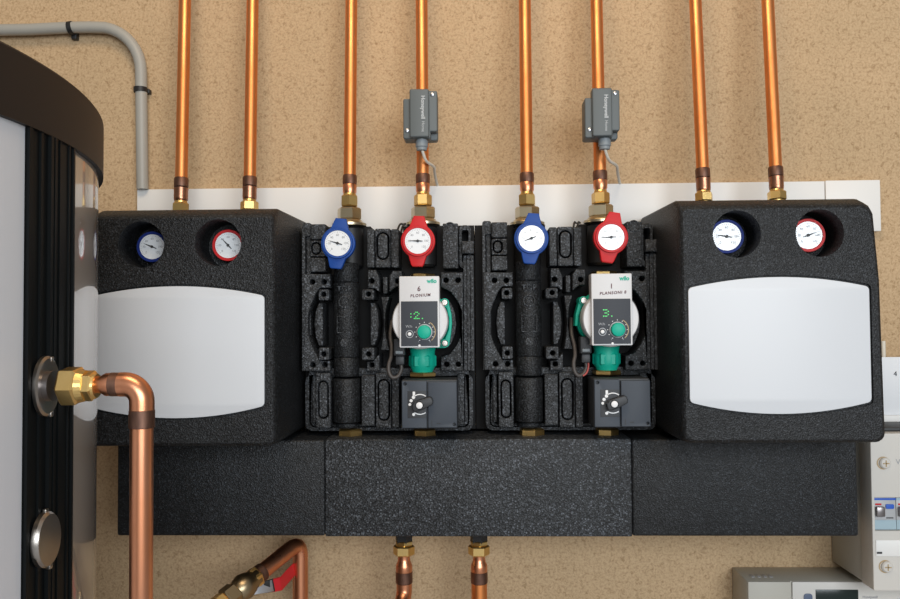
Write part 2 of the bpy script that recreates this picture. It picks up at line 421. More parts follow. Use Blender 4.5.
def closed_cover(sgn, dials, label, glabels):
    """foam cover with two gauge pockets and an inset pale label panel; sgn -1 left, +1 right"""
    xa, xb = (.2965, .5875) if sgn > 0 else (-.5875, -.2925)
    zb = -.1735 if sgn > 0 else -.176
    tp = (.0, .010) if sgn > 0 else (.010, .002)
    ch = (.005, .013) if sgn > 0 else (.013, .005); up = .004 if sgn > 0 else -.001
    yf = -.30; yk = -.03
    r = root('pump_group_cover', ((xa+xb)/2, yk, zb), label, 'insulation cover', 'closed pump group covers')
    rings = [(yk, 0, .186), (-.262, 0, .180), (-.272, .0003, .178), (-.291, .001, .170), (-.298, .0028, .1655), (yf, .0065, .162)]
    b = MB(); bm = b.b; prev = None
    for y, ins, ztop in rings:
        ol = outline(xa+ins, xb-ins, zb+ins, ztop+up, ch, .012, tp)
        cur = [bm.verts.new((x, y, z)) for x, z in ol]
        if prev:
            for k in range(len(cur)):
                bm.faces.new((prev[k], prev[(k+1) % len(cur)], cur[(k+1) % len(cur)], cur[k]))
        else: bm.faces.new(cur)
        prev = cur
    loops = [ol]
    # gauge pockets
    for (pc, gc, gr, nrm, nd, mt) in dials:
        q = at(*pc, yf); loops.append(circle(q.x, q.z, .0345, 40))
    # label recess
    la, lb = (.3085, .5665) if sgn > 0 else (-.5725, -.3095)
    top = []; n = 18; zc0, zc1, zb0, zb1 = (.0515, .0665, -.1135, -.1305) if sgn > 0 else (.0455, .0605, -.116, -.1335)
    def lab(e):
        p = []
        for k in range(n+1):
            t = -1+2*k/n; p.append(((la+lb)/2+t*((lb-la)/2+e), zc1-(zc1-zc0)*t*t+e))
        for k in range(n+1):
            t = 1-2*k/n; p.append(((la+lb)/2+t*((lb-la)/2+e), zb1+(zb1-zb0)*(-1)*t*t-e))
        # soften the corners
        out = []
        for i, v in enumerate(p):
            a = Vector(p[i-1]); c_ = Vector(p[(i+1) % len(p)]); v = Vector(v)
            ang = (v-a).angle(c_-v) if (v-a).length > 1e-6 and (c_-v).length > 1e-6 else 0
            if ang > .6:
                s = .006
                q0 = v+(a-v).normalized()*s; q1 = v+(c_-v).normalized()*s
                for k in range(5):
                    t = k/4; out.append(tuple(q0*(1-t)**2+v*2*t*(1-t)+q1*t*t))
            else: out.append(tuple(v))
        return out
    loops.append(lab(.0028))
    cu_part = MB().plate(loops, yf-.00001, yf+.00001)
    me = bpy.data.meshes.new('t')
    # keep only the front sheet of the cap
    for f in [f for f in cu_part.b.faces if abs(f.normal.y) < .5 or f.calc_center_median().y > yf]: cu_part.b.faces.remove(f)
    for v in cu_part.b.verts: v.co.y = yf
    b.merge(cu_part.b)
    def well(lp, y1, floor=True):
        A = [bm.verts.new((x, yf, z)) for x, z in lp]; B = [bm.verts.new((x, y1, z)) for x, z in lp]
        for k in range(len(A)):
            j = (k+1) % len(A); bm.faces.new((A[j], A[k], B[k], B[j]))
        if floor:
            f = bm.faces.new(B); f.normal_update()
            if f.normal.y > 0: f.normal_flip()
    for lp in loops[1:-1]: well(lp, -.236)
    well(loops[-1], -.2965)
    bmesh.ops.remove_doubles(bm, verts=bm.verts[:], dist=2e-5)
    part('cover_shell', b, EPPC, r, ang=50)
    part('label_panel', MB().plate([lab(0)], -.3003, -.296, .0006), LABEL, r, label='pale blank label panel with bowed top and bottom')
    for (pc, gc, gr, nrm, nd, mt), gl in zip(dials, glabels):
        c = at(*gc, -.262)
        t = root('dial_thermometer', (c.x, -.236, c.z), gl, 'thermometer', 'gauges in the closed covers')
        dial(t, c, gr*1.237/F, nrm, nd, .03, mt, rb=(gr+3.2)*1.237/F)
closed_cover(-1, [((141, 244.5), (152.3, 246.8), 12.6, (.05, -1, -.0), 158, DBLUE), ((218, 242.5), (228.3, 245.3), 13, (.05, -1, 0), 133, RED)],
             'black foam pump group cover with blank pale panel, partly behind the tank',
             ['blue-rimmed dial gauge in the left black cover, beside the tank', 'red-rimmed dial gauge in the left black cover'])
closed_cover(1, [((737, 234), (726.6, 236.5), 14, (-.02, -1, .01), 170, DBLUE), ((820, 233), (808, 235.3), 13.6, (-.06, -1, .02), 20, RED)],
             'black foam pump group cover with blank pale panel, right of the open groups',
             ['blue-rimmed dial gauge in the right black cover', 'red-rimmed dial gauge in the right black cover, outermost'])

# ------------------------------------------------------------------ open pump groups: moulded foam shells
YF = -.15
def P2(px, py): q = at(px, py, YF); return q.x, q.z
def open_group(dx, label, which):
    def pl(*pts): return [(P2(*p)[0]+dx, P2(*p)[1]) for p in pts]
    def rc(xa, xb, ya, yb, r=.0015):
        a = P2(xa, yb); b = P2(xb, ya); return rrect(a[0]+dx, b[0]+dx, a[1], b[1], r, 3)
    def ho(x, y, r=2.7): a = P2(x, y); return circle(a[0]+dx, a[1], r*.00163, 16)
    def mir(pts, c): return [(2*c-x, y) for x, y in pts][::-1]
    xl, xr = (-.2920 if dx < .1 else .0003), (-.0003 if dx < .1 else .2935)
    ztop = P2(386, 222)[1]; zbot = P2(386, 430)[1]
    r = root('pump_group_shell', (-.15+dx, -.02, zbot), label, 'pump group', 'open pump groups')
    # back shell: tray with a rim
    n0 = P2(366, 229); n1 = P2(400, 229)
    base = [(xl, zbot-.006), (xr, zbot-.006), (xr, ztop), (n1[0]+dx, ztop), (n1[0]+dx, n1[1]), (n0[0]+dx, n1[1]), (n0[0]+dx, ztop), (xl, ztop)]
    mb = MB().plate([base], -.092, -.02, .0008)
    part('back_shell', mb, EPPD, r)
    mb = MB()
    rim_o = rrect(xl, xr, zbot-.002, ztop-.002, .012); 
    # vertical ribs of the rim at both sides
    for xa, xb, y in ((301, 304, -.142), (305, 309, -.136), (464, 466.5, -.14), (467.5, 470, -.143), (471, 473.5, -.146)):
        mb.plate([rc(xa, xb, 226 if xa < 400 else 255, 371, .0006)], y, -.09, .0006)
    mb.plate([rc(301, 310, 222, 236, .004)], -.14, -.09, .0015)
    mb.plate([rc(459, 471, 224, 268, .008), rc(462, 468, 229, 262, .003)], -.136, -.09, .001)
    mb.plate([rc(462, 474, 241, 253.5, .0008)], -.15, -.09, .0012)
    # lower tray lip, rounded corners
    mb.plate([rc(303, 473, 374, 432.5, .012), rc(306.5, 469.5, 368, 429.5, .010)], -.132, -.09, .0008)
    mb.plate([rc(308, 467.5, 376, 428.5, .009), rc(310.5, 465, 370, 426.5, .007)], -.126, -.09, .0006)
    part('rim', mb, EPP, r)
    # row of blocks along the top
    def block(mb, xa, xb, ya, yb, y=-.15, groove=None, rr=.002):
        if groove:
            a = groove; e = 1.5
            mb.plate([rc(xa, xb, ya, yb, rr), rc(a[0], a[1], a[2], a[3], min(a[1]-a[0], a[3]-a[2])*.49*.00163)], y, -.09, .0012)
            mb.plate([rc(a[0]+e, a[1]-e, a[2]+e, a[3]-e, (min(a[1]-a[0], a[3]-a[2])-2*e)*.49*.00163)], y+.0002, -.09, .0012)
        else: mb.plate([rc(xa, xb, ya, yb, rr)], y, -.09, .0015)
    def blk(*a, **k):
        mb = MB(); block(mb, *a, **k); return part('insulation_block', mb, EPP, r)
    mb = MB()
    block(mb, 310, 325.5, 224, 239.5); block(mb, 310, 325.5, 257.5, 272)
    block(mb, 310, 325.5, 240.5, 256.5, groove=(311, 321, 242, 255)); part('insulation_block', mb, EPP, r)
    blk(367, 374.3, 229, 267.5); blk(375.2, 390.3, 228.5, 267.5, groove=(376.5, 389, 232, 260)); blk(391.2, 398.8, 229, 267.5)
    mb = MB(); block(mb, 443, 458, 223.5, 268.5, y=-.153); 
    q = P2(450, 228); mb.plate([circle(q[0]+dx, q[1], .0095, 24), circle(q[0]+dx, q[1], .0075, 24)], -.1545, -.15, .0003)
    q = P2(453, 263); mb.plate([circle(q[0]+dx, q[1], .0065, 24), circle(q[0]+dx, q[1], .005, 24)], -.1545, -.15, .0003)
    part('insulation_block', mb, EPP, r)
    # plates around the pipe cover and the pump
    left = [(302, 274), (330.5, 274), (330.5, 288), (320, 288), (316, 294), (311.5, 304), (308.5, 314), (308, 324), (308.8, 335), (311.5, 344), (315.5, 352.5), (320, 361), (330.5, 361), (330.5, 371), (302, 371)]
    mb = MB().plate([pl(*left), ho(312.6, 282), ho(324.3, 282), ho(313, 365), ho(325, 365)], -.152, -.09, .0015)
    part('surround_plate', mb, EPP, r)
    right = [(441, 272.5), (463, 272.5), (463, 371), (441, 371), (441, 357), (450, 354), (457, 345), (461.5, 335), (463-.4, 324), (461.5, 312), (457.5, 301), (451, 292), (441, 287)]
    mb = MB().plate([pl(*right), ho(446, 280.3), ho(458, 280.3), ho(446.7, 364.3), ho(458.3, 364.3)], -.152, -.09, .0015)
    part('surround_plate', mb, EPP, r)
    mb = MB()
    mb.plate([pl((368, 270), (376, 270), (379.5, 278), (379.5, 292), (374.5, 288.3), (368, 288.3)), ho(371.8, 281)], -.152, -.09, .0013)
    mb.plate([rc(383, 387.5, 277, 293.5)], -.15, -.09, .0012)
    mb.plate([pl((389.5, 292), (389.5, 276), (393, 271), (402, 271), (402, 287), (396, 287)), ho(397.6, 281)], -.152, -.09, .0013)
    mb.plate([pl((381.5, 297), (389, 297), (386, 309), (384.7, 324), (386, 337), (389, 350), (381, 350), (383, 337), (383.9, 324), (383, 310))], -.15, -.09, .001)
    mb.plate([pl((367, 361.5), (373, 361.5), (379.5, 354), (379.5, 371), (367, 371)), ho(372, 365)], -.152, -.09, .0013)
    part('surround_plate', mb, EPP, r)
    # inner curved pieces
    il = [(318.5, 303), (322.5, 303), (322.5, 345.5), (318.5, 345.5), (315.5, 337), (314, 324), (315.5, 311)]
    mb = MB().plate([pl(*il)], -.148, -.09, .0012); part('curved_insert', mb, EPP, r)
    mb = MB().plate([pl(*mir(il, 346.5))], -.148, -.09, .0012); part('curved_insert', mb, EPP, r)
    ir = [(447, 299), (451.5, 304), (455, 313), (456.3, 324), (455, 334), (451.5, 343), (447, 348)]
    mb = MB().plate([pl(*ir)], -.148, -.09, .0012); part('curved_insert', mb, EPP, r)
    # pads with a screw hole
    for (xa, xb, ya, yb, hx, hy) in ((319.5, 330, 289.5, 300.5, 324.3, 294.5), (319.5, 330, 347.5, 360, 324.5, 354), (362.5, 374.5, 289.5, 300, 369, 294.3), (362.5, 375, 347.5, 360, 369, 354)):
        mb = MB().plate([rc(xa, xb, ya, yb, .003), ho(hx, hy, 2.6)], -.158, -.09, .0012); part('screw_pad', mb, EPP, r)
    # bottom row
    blk(316, 330.5, 373, 428, groove=(317.8, 328.5, 380.5, 419)); blk(361.5, 374.5, 375, 426)
    blk(376, 391, 373, 428, groove=(377.7, 389.7, 379, 421)); blk(392, 399, 376, 428)
    blk(310.5, 314.5, 377, 424, y=-.135)
    blk(457.5, 464, 374, 426, y=-.135)
    # pipe cover: foam sleeve over the return pipe
    ax = -.2125+dx
    zz = lambda py: at(345, py, -.17).z
    mb = MB()
    def half(z0, z1, rx, y):      # vertical half-round sleeve with rounded ends
        mb.lathe([(0, rx-.003), (.001, rx-.001), (.003, rx), (z1-z0-.003, rx), (z1-z0-.001, rx-.001), (z1-z0, rx-.003)], (ax, y, z0), (0, 0, 1), 40)
    half(zz(282), zz(262), .0205, -.145); half(zz(358), zz(281.5), .0212, -.145); half(zz(377.5), zz(357.5), .0208, -.145)
    half(zz(424), zz(379), .0222, -.143); half(zz(430), zz(424.5), .0195, -.138)
    pc = part('pipe_cover', mb, EPPC, r)
    yf = -.1668
    mb = MB().text('TOP', .0125, (ax, yf+.0015, zz(289)), ext=.0026, weight=.0003)
    zc = zz(302); mb.plate([circle(ax, zc, .0098, 28), circle(ax, zc, .0078, 28)], yf-.0008, yf+.002, .0003)
    for k in range(3):
        a = radians(90+120*k); b2 = radians(90+120*(k+1))
        p, q = Vector((ax+.0056*cos(a), zc+.0056*sin(a))), Vector((ax+.0056*cos(b2), zc+.0056*sin(b2)))
        q = p+(q-p)*.72; nn = Vector((-(q-p).y, (q-p).x)).normalized()*.001
        mb.plate([[tuple(p-nn), tuple(q-nn), tuple(q+nn), tuple(p+nn)]], yf-.0008, yf+.002)
    za, zb2 = zz(333), zz(316)
    mb.plate([[(ax-.0125, za), (ax+.0125, za), (ax+.0125, zb2), (ax-.0125, zb2)], [(ax-.0115, za+.001), (ax+.0115, za+.001), (ax+.0115, zb2-.001), (ax-.0115, zb2-.001)]], yf+.0005, yf+.004)
    zc = zz(343); mb.plate([circle(ax, zc, .0068, 24)], yf-.0006, yf+.002, .0004)
    part('moulded_marks', mb, EPP, pc, label='raised moulded lettering and marks')  # lighter foam than the sleeve, painting in the lit edges of the marks
    # valve bodies behind the thermometers, hex tops and flanges
    for px_i, i in ((349.6, 2), (422.9, 3)):
        i = i + (2 if dx > .1 else 0)
        on = axes[i][2]; yb = (0, 0, 220, 219, 219, 217)[i]
        c = on(yb); d = Vector((0, 0, 1))
        vb = MB().lathe([(0, .019), (.004, .023), (.066, .023), (.07, .019)], (c.x, VY, c.z-.08), (0, 0, 1), 32)
        vb.lathe([(0, .014), (.055, .014)], (c.x, VY, c.z-.04), (0, -1, 0), 24)
        v = part('valve_body', vb, BLACKM, r)
        mb = MB().hexnut((c.x, c.y, c.z+.001), (c.x, c.y, c.z+13*.00168), .0205, .5+i); part('hex_union', mb, NICKEL, v, smooth=False)
        mb = MB().lathe([(-.010, .020), (-.009, .029), (-.005, .029), (-.003, .024), (.001, .021)], c, (0, 0, 1), 32); part('flange', mb, NICKEL, v)
    # brass union nuts at the bottom
    zb1 = at(352, 436, -.13).z
    for X, rr in ((-.2085+dx, .0215), (-.0855+dx, .0195)):
        mb = MB().hexnut((X, -.135, zb1), (X, -.135, zb1+.013), rr, .2); part('union_nut', mb, BRASS, r, smooth=False)
    # small cables at the notch
    mb = MB()
    for k in range(2):
        xx = P2(393+4*k, 230)[0]+dx; mb.tube([(xx, -.10, n1[1]-.02), (xx+.002, -.10, n1[1]), (xx+.006, -.085, ztop+.004), (xx+.012, -.06, ztop+.006)], .0018, 8, 4)
    part('sensor_cable', mb, BLACKM, r)
open_group(0, 'open pump group in black foam, its parts exposed, left one with pump marked 6', 'left')
open_group(.3, 'open pump group in black foam, its parts exposed, next to the right closed cover', 'right')

# ------------------------------------------------------------------ thermometer handles of the open groups
TY = -.205
def handle(cx, cy, tilt, material, needle, label, glare):
    c = at(cx, cy, TY); s = (TY+1.5)/F*1.0; s = 1.295/F
    r = root('dial_thermometer', (c.x, VY-.02, c.z), label, 'thermometer', 'thermometer handles of the open groups')
    a = radians(tilt)
    def T(x, z): return (c.x+x*cos(a)+z*sin(a), c.z-x*sin(a)+z*cos(a))
    R_ = 17.3*s
    pts = []
    tw, tb = 5.6*s, 8.6*s
    top = 25.6*s; 
    for x, z in ((tw, top), (-tw+.001, top)): pts.append(T(x, z))
    for k in range(13):
        t = radians(122+(238-122)*k/12); pts.append(T(R_*cos(t), R_*sin(t)))
    for x, z in ((-tw*1.15, -top+.003), (-tw*.9, -top), (tw*.9, -top), (tw*1.15, -top+.003)): pts.append(T(x, z))
    for k in range(13):
        t = radians(302+(418-302)*k/12); pts.append(T(R_*cos(t), R_*sin(t)))
    part('handle', MB().plate([pts], TY+.002, TY+.014, .0015), material, r)
    mb = MB().cyl((c.x, TY+.012, c.z), (c.x, VY-.02, c.z), .010, .012, 24); part('stem', mb, BLACKM, r)
    dial(r, (c.x, TY, c.z), 12.9*s, (0, -1, 0), needle, .008, material, rb=15.6*s)
handle(337.7, 243.3, 6, BLUE, 163, 'blue thermometer handle on the left open pump group', 0)
handle(417.8, 241, 2, RED, 178, 'red thermometer handle on the left open pump group, above the pump marked 6', 1)
handle(531.5, 238.3, 5, BLUE, 200, 'blue thermometer handle on the right open pump group', 1)
handle(611.2, 237.2, 9, RED, 182, 'red thermometer handle on the right open pump group', 1)

# ------------------------------------------------------------------ circulation pumps
def pump(cx, cy, ears, hand, digits, label):
    y0 = -.215; s = 1.285/F
    c = at(cx, cy, y0)
    A = lambda px, py: (c.x+(px-420)*s, c.z-(py-321)*s)      # face layout in photo pixels of the left pump
    ax = c.x+.0005
    r = root('circulation_pump', (ax, VY, A(420, 378)[1]), label, 'pump', 'green circulation pumps')
    # green cast housing
    mb = MB().lathe([(0, .040), (.012, .0475), (.030, .0475), (.034, .044)], (c.x, -.125, c.z), (0, -1, 0), 48)
    z = lambda py: A(420, py)[1]
    mb.lathe([(0, .0165), (.004, .0165), (.010, .0195), (.016, .0205), (.024, .0205), (.030, .0195), (.040, .021), (.06, .026)], (ax, VY-.045, z(376)), (0, 0, 1), 32)
    for k in (-1, 1):       # flats of the neck
        mb.hexnut((ax, VY-.045, z(369)), (ax, VY-.045, z(356)), .0225, .5)
    mb.lathe([(0, .0165), (.03, .02)], (ax, VY-.03, z(272)), (0, 0, -1), 32)
    hb = part('pump_housing', mb, TEAL, r)
    mb = MB(); 
    e = 1 if ears > 0 else -1
    for py in ((302, 344) if e > 0 else (302,)):
        q = A(420+e*24.3, py); mb.cyl((q[0], -.175, q[1]), (q[0], -.13, q[1]), .0068, n=24)
    lug = [(420+e*20.5, 302), (420+e*28, 300), (420+e*29, 305), (420+e*31, 314), (420+e*31.5, 323), (420+e*30.5, 334), (420+e*28.5, 346), (420+e*24, 349), (420+e*15, 349), (420+e*24, 340), (420+e*28, 330), (420+e*28.5, 318), (420+e*26, 308)]
    if e < 0: lug = [(420-20.5, 302), (420-28, 300), (420-29, 305), (420-32, 316), (420-33, 328), (420-30, 328), (420-29, 318), (420-26, 309)]
    mb.plate([[A(*p) for p in lug]], -.168, -.14, .001)
    part('bolt_lugs', mb, TEAL, hb)
    for py in ((302, 344) if e > 0 else (302,)):
        q = A(420+e*24.3, py)
        mb = MB().lathe([(0, .0052), (.003, .0052), (.004, .0042), (.0041, .0022), (.002, .002)], (q[0], -.175, q[1]), (0, -1, 0), 20)
        part('bolt', mb, WSTEEL, r)
    # motor head and face
    hd = MB().lathe([(0, .0440), (.030, .0445), (.034, .0435), (.0355, .0425)], (c.x, -.172, c.z), (0, -1, 0), 56)
    part('motor_head', hd, PUMPW, r)
    a = A(399.8, 347.6); b = A(440, 276.2)
    f = part('control_face', MB().plate([rrect(a[0], b[0], a[1], b[1], .0018)], -.218, -.19, .0012), PUMPW, r)
    a = A(401.6, 346); b = A(438.2, 301.3)
    scp = part('screen_panel', MB().plate([rrect(a[0], b[0], a[1], b[1], .0006)], -.2192, -.2165, .0004), SCREEN, r)
    q = A(425, 332); yk = -.2192
    part('knob_ring', MB().plate([circle(q[0], q[1], 8.0*s, 40)], yk-.0006, yk, .0002), GMARK, scp)
    kn = part('knob', MB().lathe([(0, 6.9*s), (.008, 6.9*s), (.010, 6.4*s), (.011, 5.2*s)], (q[0], yk, q[1]), (0, -1, 0), 40), TEAL, r)
    mb = MB()
    for k in range(11):
        t = radians(240-300*k/10)
        mb.box(q[0]+9.6*s*cos(t)-.0006, q[0]+9.6*s*cos(t)+.0006, yk-.0003, yk, q[1]+9.6*s*sin(t)-.0006, q[1]+9.6*s*sin(t)+.0006)
    part('scale_dots', mb, MARK, scp, smooth=False)
    mb = MB(); arc = [(q[0]+10.4*s*cos(radians(t)), q[1]+10.4*s*sin(radians(t))) for t in range(-50, 61, 10)]
    arc += [(q[0]+11.3*s*cos(radians(t)), q[1]+11.3*s*sin(radians(t))) for t in range(60, -51, -10)]
    mb.plate([arc[::-1]], yk-.0003, yk); part('scale_arc', mb, TANM, scp, smooth=False)
    g = A(410.2, 334)
    part('button', MB().lathe([(0, 1.9*s), (.0018, 1.9*s), (.0024, 1.3*s)], (g[0], yk, g[1]), (0, -1, 0), 20), MARK, r)
    part('button_ring', MB().plate([circle(g[0], g[1], 3.9*s, 28), circle(g[0], g[1], 3.2*s, 28)], yk-.0004, yk), GMARK, scp, smooth=False)
    mb = MB()
    mb.text('W/h', .0058, (A(409.5, 326.5)[0], yk-.0002, A(409.5, 326.5)[1]), ext=.0001)
    mb.text('I', .004, (A(419, 341.5)[0], yk-.0002, A(419, 341.5)[1]), ext=.0001)
    mb.text('II', .004, (A(430.5, 341.5)[0], yk-.0002, A(430.5, 341.5)[1]), ext=.0001)
    part('panel_text', mb, GMARK, scp, smooth=False)
    part('bottom_mark', MB().plate([circle(A(420, 345.6)[0], A(420, 345.6)[1], 1.2*s, 12)], yk-.0004, yk), MARK, scp, smooth=False)
    # lit dot-matrix digits
    DOT = {'2': ['0110', '1001', '0010', '0100', '1111'], '3': ['1110', '0001', '0110', '0001', '1110'], ':': ['00', '10', '00', '10', '00'], '.': ['000', '000', '000', '000', '010']}
    mb = MB(); xx = 411.5
    for ch in digits:
        for rr, row in enumerate(DOT[ch]):
            for cc, v in enumerate(row):
                if v == '1':
                    g = A(xx+cc*1.55, 312.3+rr*1.55); mb.plate([circle(g[0], g[1], .62*s, 8)], yk-.0003, yk)
        xx += 1.55*(len(DOT[ch][0])+.2)
    part('display_digits', mb, LED, scp, smooth=False)
    g = A(432.6, 281.2)
    part('logo', MB().text('wilo', .0088, (g[0], -.2184, g[1]), ext=.0003, weight=.00035), TEAL, f)
    g1 = A(419.5, 289); g2 = A(421, 295.5)
    mb = MB().text(hand[0], .0105, (g1[0], -.2184, g1[1]), (1, 0, .08), (-.08, 0, 1), .0002, shear=.1, weight=.0002)
    mb.text(hand[1], .0064, (g2[0], -.2184, g2[1]), (1, 0, .05), (-.05, 0, 1), .0002, shear=.15, space=1.2, weight=.00015)
    part('handwriting', mb, PINK, f, smooth=False)
    # brass unions
    mb = MB().hexnut((ax, VY-.045, z(379)), (ax, VY-.045, z(374)), .0235, .1); part('union_nut', mb, BRASS, r, smooth=False)
    mb = MB().hexnut((ax, VY-.03, z(275)), (ax, VY-.03, z(271)), .021, .3); part('union_nut', mb, BRASS, r, smooth=False)
    # plug and loop of cable
    B = lambda px, py, y: (A(px, py)[0], y, A(px, py)[1])
    a = B(391.5, 356.5, 0); b = B(403, 339, 0)
    mb = MB().box(a[0], b[0], -.178, -.15, a[2], b[2], .002); a = B(393, 366, 0); b = B(402, 357, 0); mb.box(a[0], b[0], -.174, -.153, a[2], b[2], .002)
    pg = part('power_plug', mb, ACTD, r)
    a = B(393.5, 354.5, 0); b = B(401, 351.5, 0)
    part('plug_latch', MB().box(a[0], b[0], -.1795, -.177, a[2], b[2], .0005), SENSL, pg)
    mb = MB().tube([B(398, 365, -.163), B(398.5, 371, -.164), B(395, 378, -.166), B(389.5, 379, -.168), B(386, 374, -.168), B(385.5, 366, -.166), B(387.5, 358, -.16), B(387.5, 348, -.15), B(385.5, 335, -.14), B(386.5, 320, -.125)], .0031, 12, 6)
    part('power_cable', mb, CABLEB, r)
    if ears < 0:
        mb = MB().tube([B(399.5, 362, -.166), B(400.5, 369, -.168), B(398.5, 376, -.170), B(394.5, 379.5, -.171)], .0014, 10, 6)
        part('wire', mb, CABLER, r)
    return A
pump(419.6, 321, 1, ('6', 'PLONIUM'), ':2.', 'green circulation pump with pale control face hand-marked 6, in the left open group')
pump(611.8, 318.6, -1, ('1', 'PLANSONI 8'), '3.', 'green circulation pump with pale control face hand-marked 1, in the right open group')

# ------------------------------------------------------------------ mixing valve actuators
def actuator(cx, cy, label):
    y0 = -.215; s = 1.285/F
    c = at(cx, cy, y0)
    A = lambda px, py: (c.x+(px-429.3)*s, c.z-(py-404.5)*s)
    r = root('valve_actuator', (c.x, -.15, A(0, 428)[1]), label, 'actuator', 'mixing valve actuators')
    def rc(xa, xb, ya, yb, rr): a = A(xa, yb); b = A(xb, ya); return rrect(a[0], b[0], a[1], b[1], rr)
    part('housing', MB().plate([rc(401, 457.4, 380, 428.8, .003)], -.209, -.145, .002), ACTD, r)
    h1 = A(405, 384)
    part('front_plate', MB().plate([rc(401.8, 426.8, 381, 428, .0012), circle(h1[0], h1[1], 1.5*s, 14)], -.215, -.205, .0012), ACT, r)
    h1 = A(454, 424.3)
    part('side_cover', MB().plate([rc(428, 456.8, 382, 427.6, .0012), circle(h1[0], h1[1], 1.4*s, 14)], -.216, -.205, .0012), ACT, r)
    q = A(420, 404.5)
    part('scale_label', MB().plate([rc(407.6, 426.3, 391, 418, .0004)], -.2155, -.2145, .0002), ACTD, r)
    mb = MB()
    def arc(t0, t1, r0, r1):
        p = [(q[0]+r1*s*cos(radians(t0+(t1-t0)*k/10)), q[1]+r1*s*sin(radians(t0+(t1-t0)*k/10))) for k in range(11)]
        p += [(q[0]+r0*s*cos(radians(t1+(t0-t1)*k/10)), q[1]+r0*s*sin(radians(t1+(t0-t1)*k/10))) for k in range(11)]
        mb.plate([p], -.2159, -.2153)
    arc(55, 125, 9.6, 10.6); arc(235, 305, 9.2, 10.2)
    for px, py, rr in ((413.6, 397.3, 1.7), (411.2, 400.6, 1.6), (409.9, 404.4, 1.4), (413.7, 414.3, 1.5)):
        g = A(px, py); mb.plate([circle(g[0], g[1], rr*s, 14)], -.2159, -.2153)
    mb.plate([rc(412.8, 415.2, 391.6, 395.6, .0005)], -.2159, -.2153)
    part('scale_marks', mb, MARK, r, smooth=False)
    kn = MB(); a = radians(22)
    def T(x, z): return (q[0]+(x*cos(a)-z*sin(a))*s, q[1]+(x*sin(a)+z*cos(a))*s)
    kn.plate([[T(*p) for p in ((-8, -2), (-7, -4.2), (-3, -5), (3, -5), (8, -4.6), (12.5, -4), (14, -1.5), (14, 2), (12.5, 4), (8, 4.4), (3, 5), (-3, 5), (-7, 3))]], -.229, -.214, .0018)
    k = part('knob', kn, ACTD, r)
    part('knob_pin', MB().lathe([(0, 3.2*s), (.0012, 3.2*s), (.0018, 2.6*s)], (q[0], -.229, q[1]), (0, -1, 0), 24), MARK, k)
    part('knob_pin_rim', MB().plate([circle(q[0], q[1], 4.0*s, 24), circle(q[0], q[1], 3.3*s, 24)], -.2298, -.2285), BLACKP, k)
    mb = MB().plate([rc(436.5, 440.5, 422.8, 423.6, .0002)], -.2164, -.2158); mb.plate([rc(431.5, 432.1, 420, 426, .0001)], -.2164, -.2158)
    part('moulded_mark', mb, BLACKM, r, smooth=False)
    h = MB().lathe([(0, .016), (.05, .016)], (c.x-.012, -.10, q[1]), (0, -1, 0), 24); part('valve_stem', h, BLACKM, r)
actuator(429.3, 404.5, 'dark slate valve actuator with knob, below the pump marked 6')
actuator(622.4, 403.2, 'dark slate valve actuator with knob, below the pump marked 1')

# ------------------------------------------------------------------ manifold insulation below, three lengths
ym, yk = -.185, -.095
zt = -.1815; zb = -.334
xs = [at(117, 490, ym).x, at(325, 490, ym).x, at(632, 490, ym).x, at(858, 490, ym).x]
ml = ['left length of black foam manifold cover, beneath the left closed cover',
      'middle length of black foam manifold cover, beneath the two open pump groups',
      'right length of black foam manifold cover, beneath the right closed cover']
mats = [EPPC, EPP, EPPC]
for i in range(3):
    a, b = xs[i]+(.0002 if i else 0), xs[i+1]-(.0002 if i < 2 else 0)
    dy = .0008 if i == 1 else 0
    mb = MB().box(a, b, ym-dy, -.012, zb-dy*.8, zt+dy, .004 if i != 1 else .0025, 3)
    thing('manifold_cover', mb, mats[i], ((a+b)/2, -.012, zb), ml[i], 'manifold cover', 'manifold foam lengths')

# ------------------------------------------------------------------ copper pipes leaving below the manifold
def lower(px, label, bend):
    y = -.12; X = at(px, 560, y).x
    z = lambda py: at(px, py, y).z
    r = root('copper_pipe', (X, y, z(537)), label, 'pipe', 'copper pipes below the manifold')
    part('black_nut', MB().hexnut((X, y, z(543)), (X, y, z(530)), .0145, .3), BLACKM, r, smooth=False)
    mb = MB().hexnut((X, y, z(555)), (X, y, z(545)), .0178, .5); mb.hexnut((X, y, z(545)), (X, y, z(540)), .0155, .1); part('compression_nut', mb, BRASS, r, smooth=False)
    px_ = .00168
    part('coupling', MB().lathe([(0, .0104), (4*px_, .0102), (7*px_, .0108), (10*px_, .0132), (12*px_, .0138), (17*px_, .0138), (19*px_, .0125)], (X, y, z(554)), (0, 0, -1), 28), COPPERB, r)
    part('solder_joint', MB().lathe([(0, .0130), (.001, .0142), (11*px_, .0142), (12*px_, .0128)], (X, y, z(571)), (0, 0, -1), 28), SCORCH, r, label='dark scorched soldered joint')
    if bend:
        pts = [(X, y, z(582)), (X, y, z(590)), (X-.001, y-.004, z(596)), (X-.003, y-.014, z(602)), (X-.006, y-.03, z(608)), (X-.008, y-.045, z(616)), (X-.009, y-.052, z(630)), (X-.009, y-.053, -1.2)]
        part('tube', MB().tube(pts[:-1], .0130, 24, 4).tube(pts[-2:], .0130, 24), COPPERB, r)
    else: part('tube', MB().cyl((X, y, z(580)), (X, y, -1.2), .0130), COPPER, r)
lower(404, 'copper pipe with a bend, below the middle manifold length, left of the straight one', True)
lower(479, 'straight copper pipe below the middle manifold length', False)

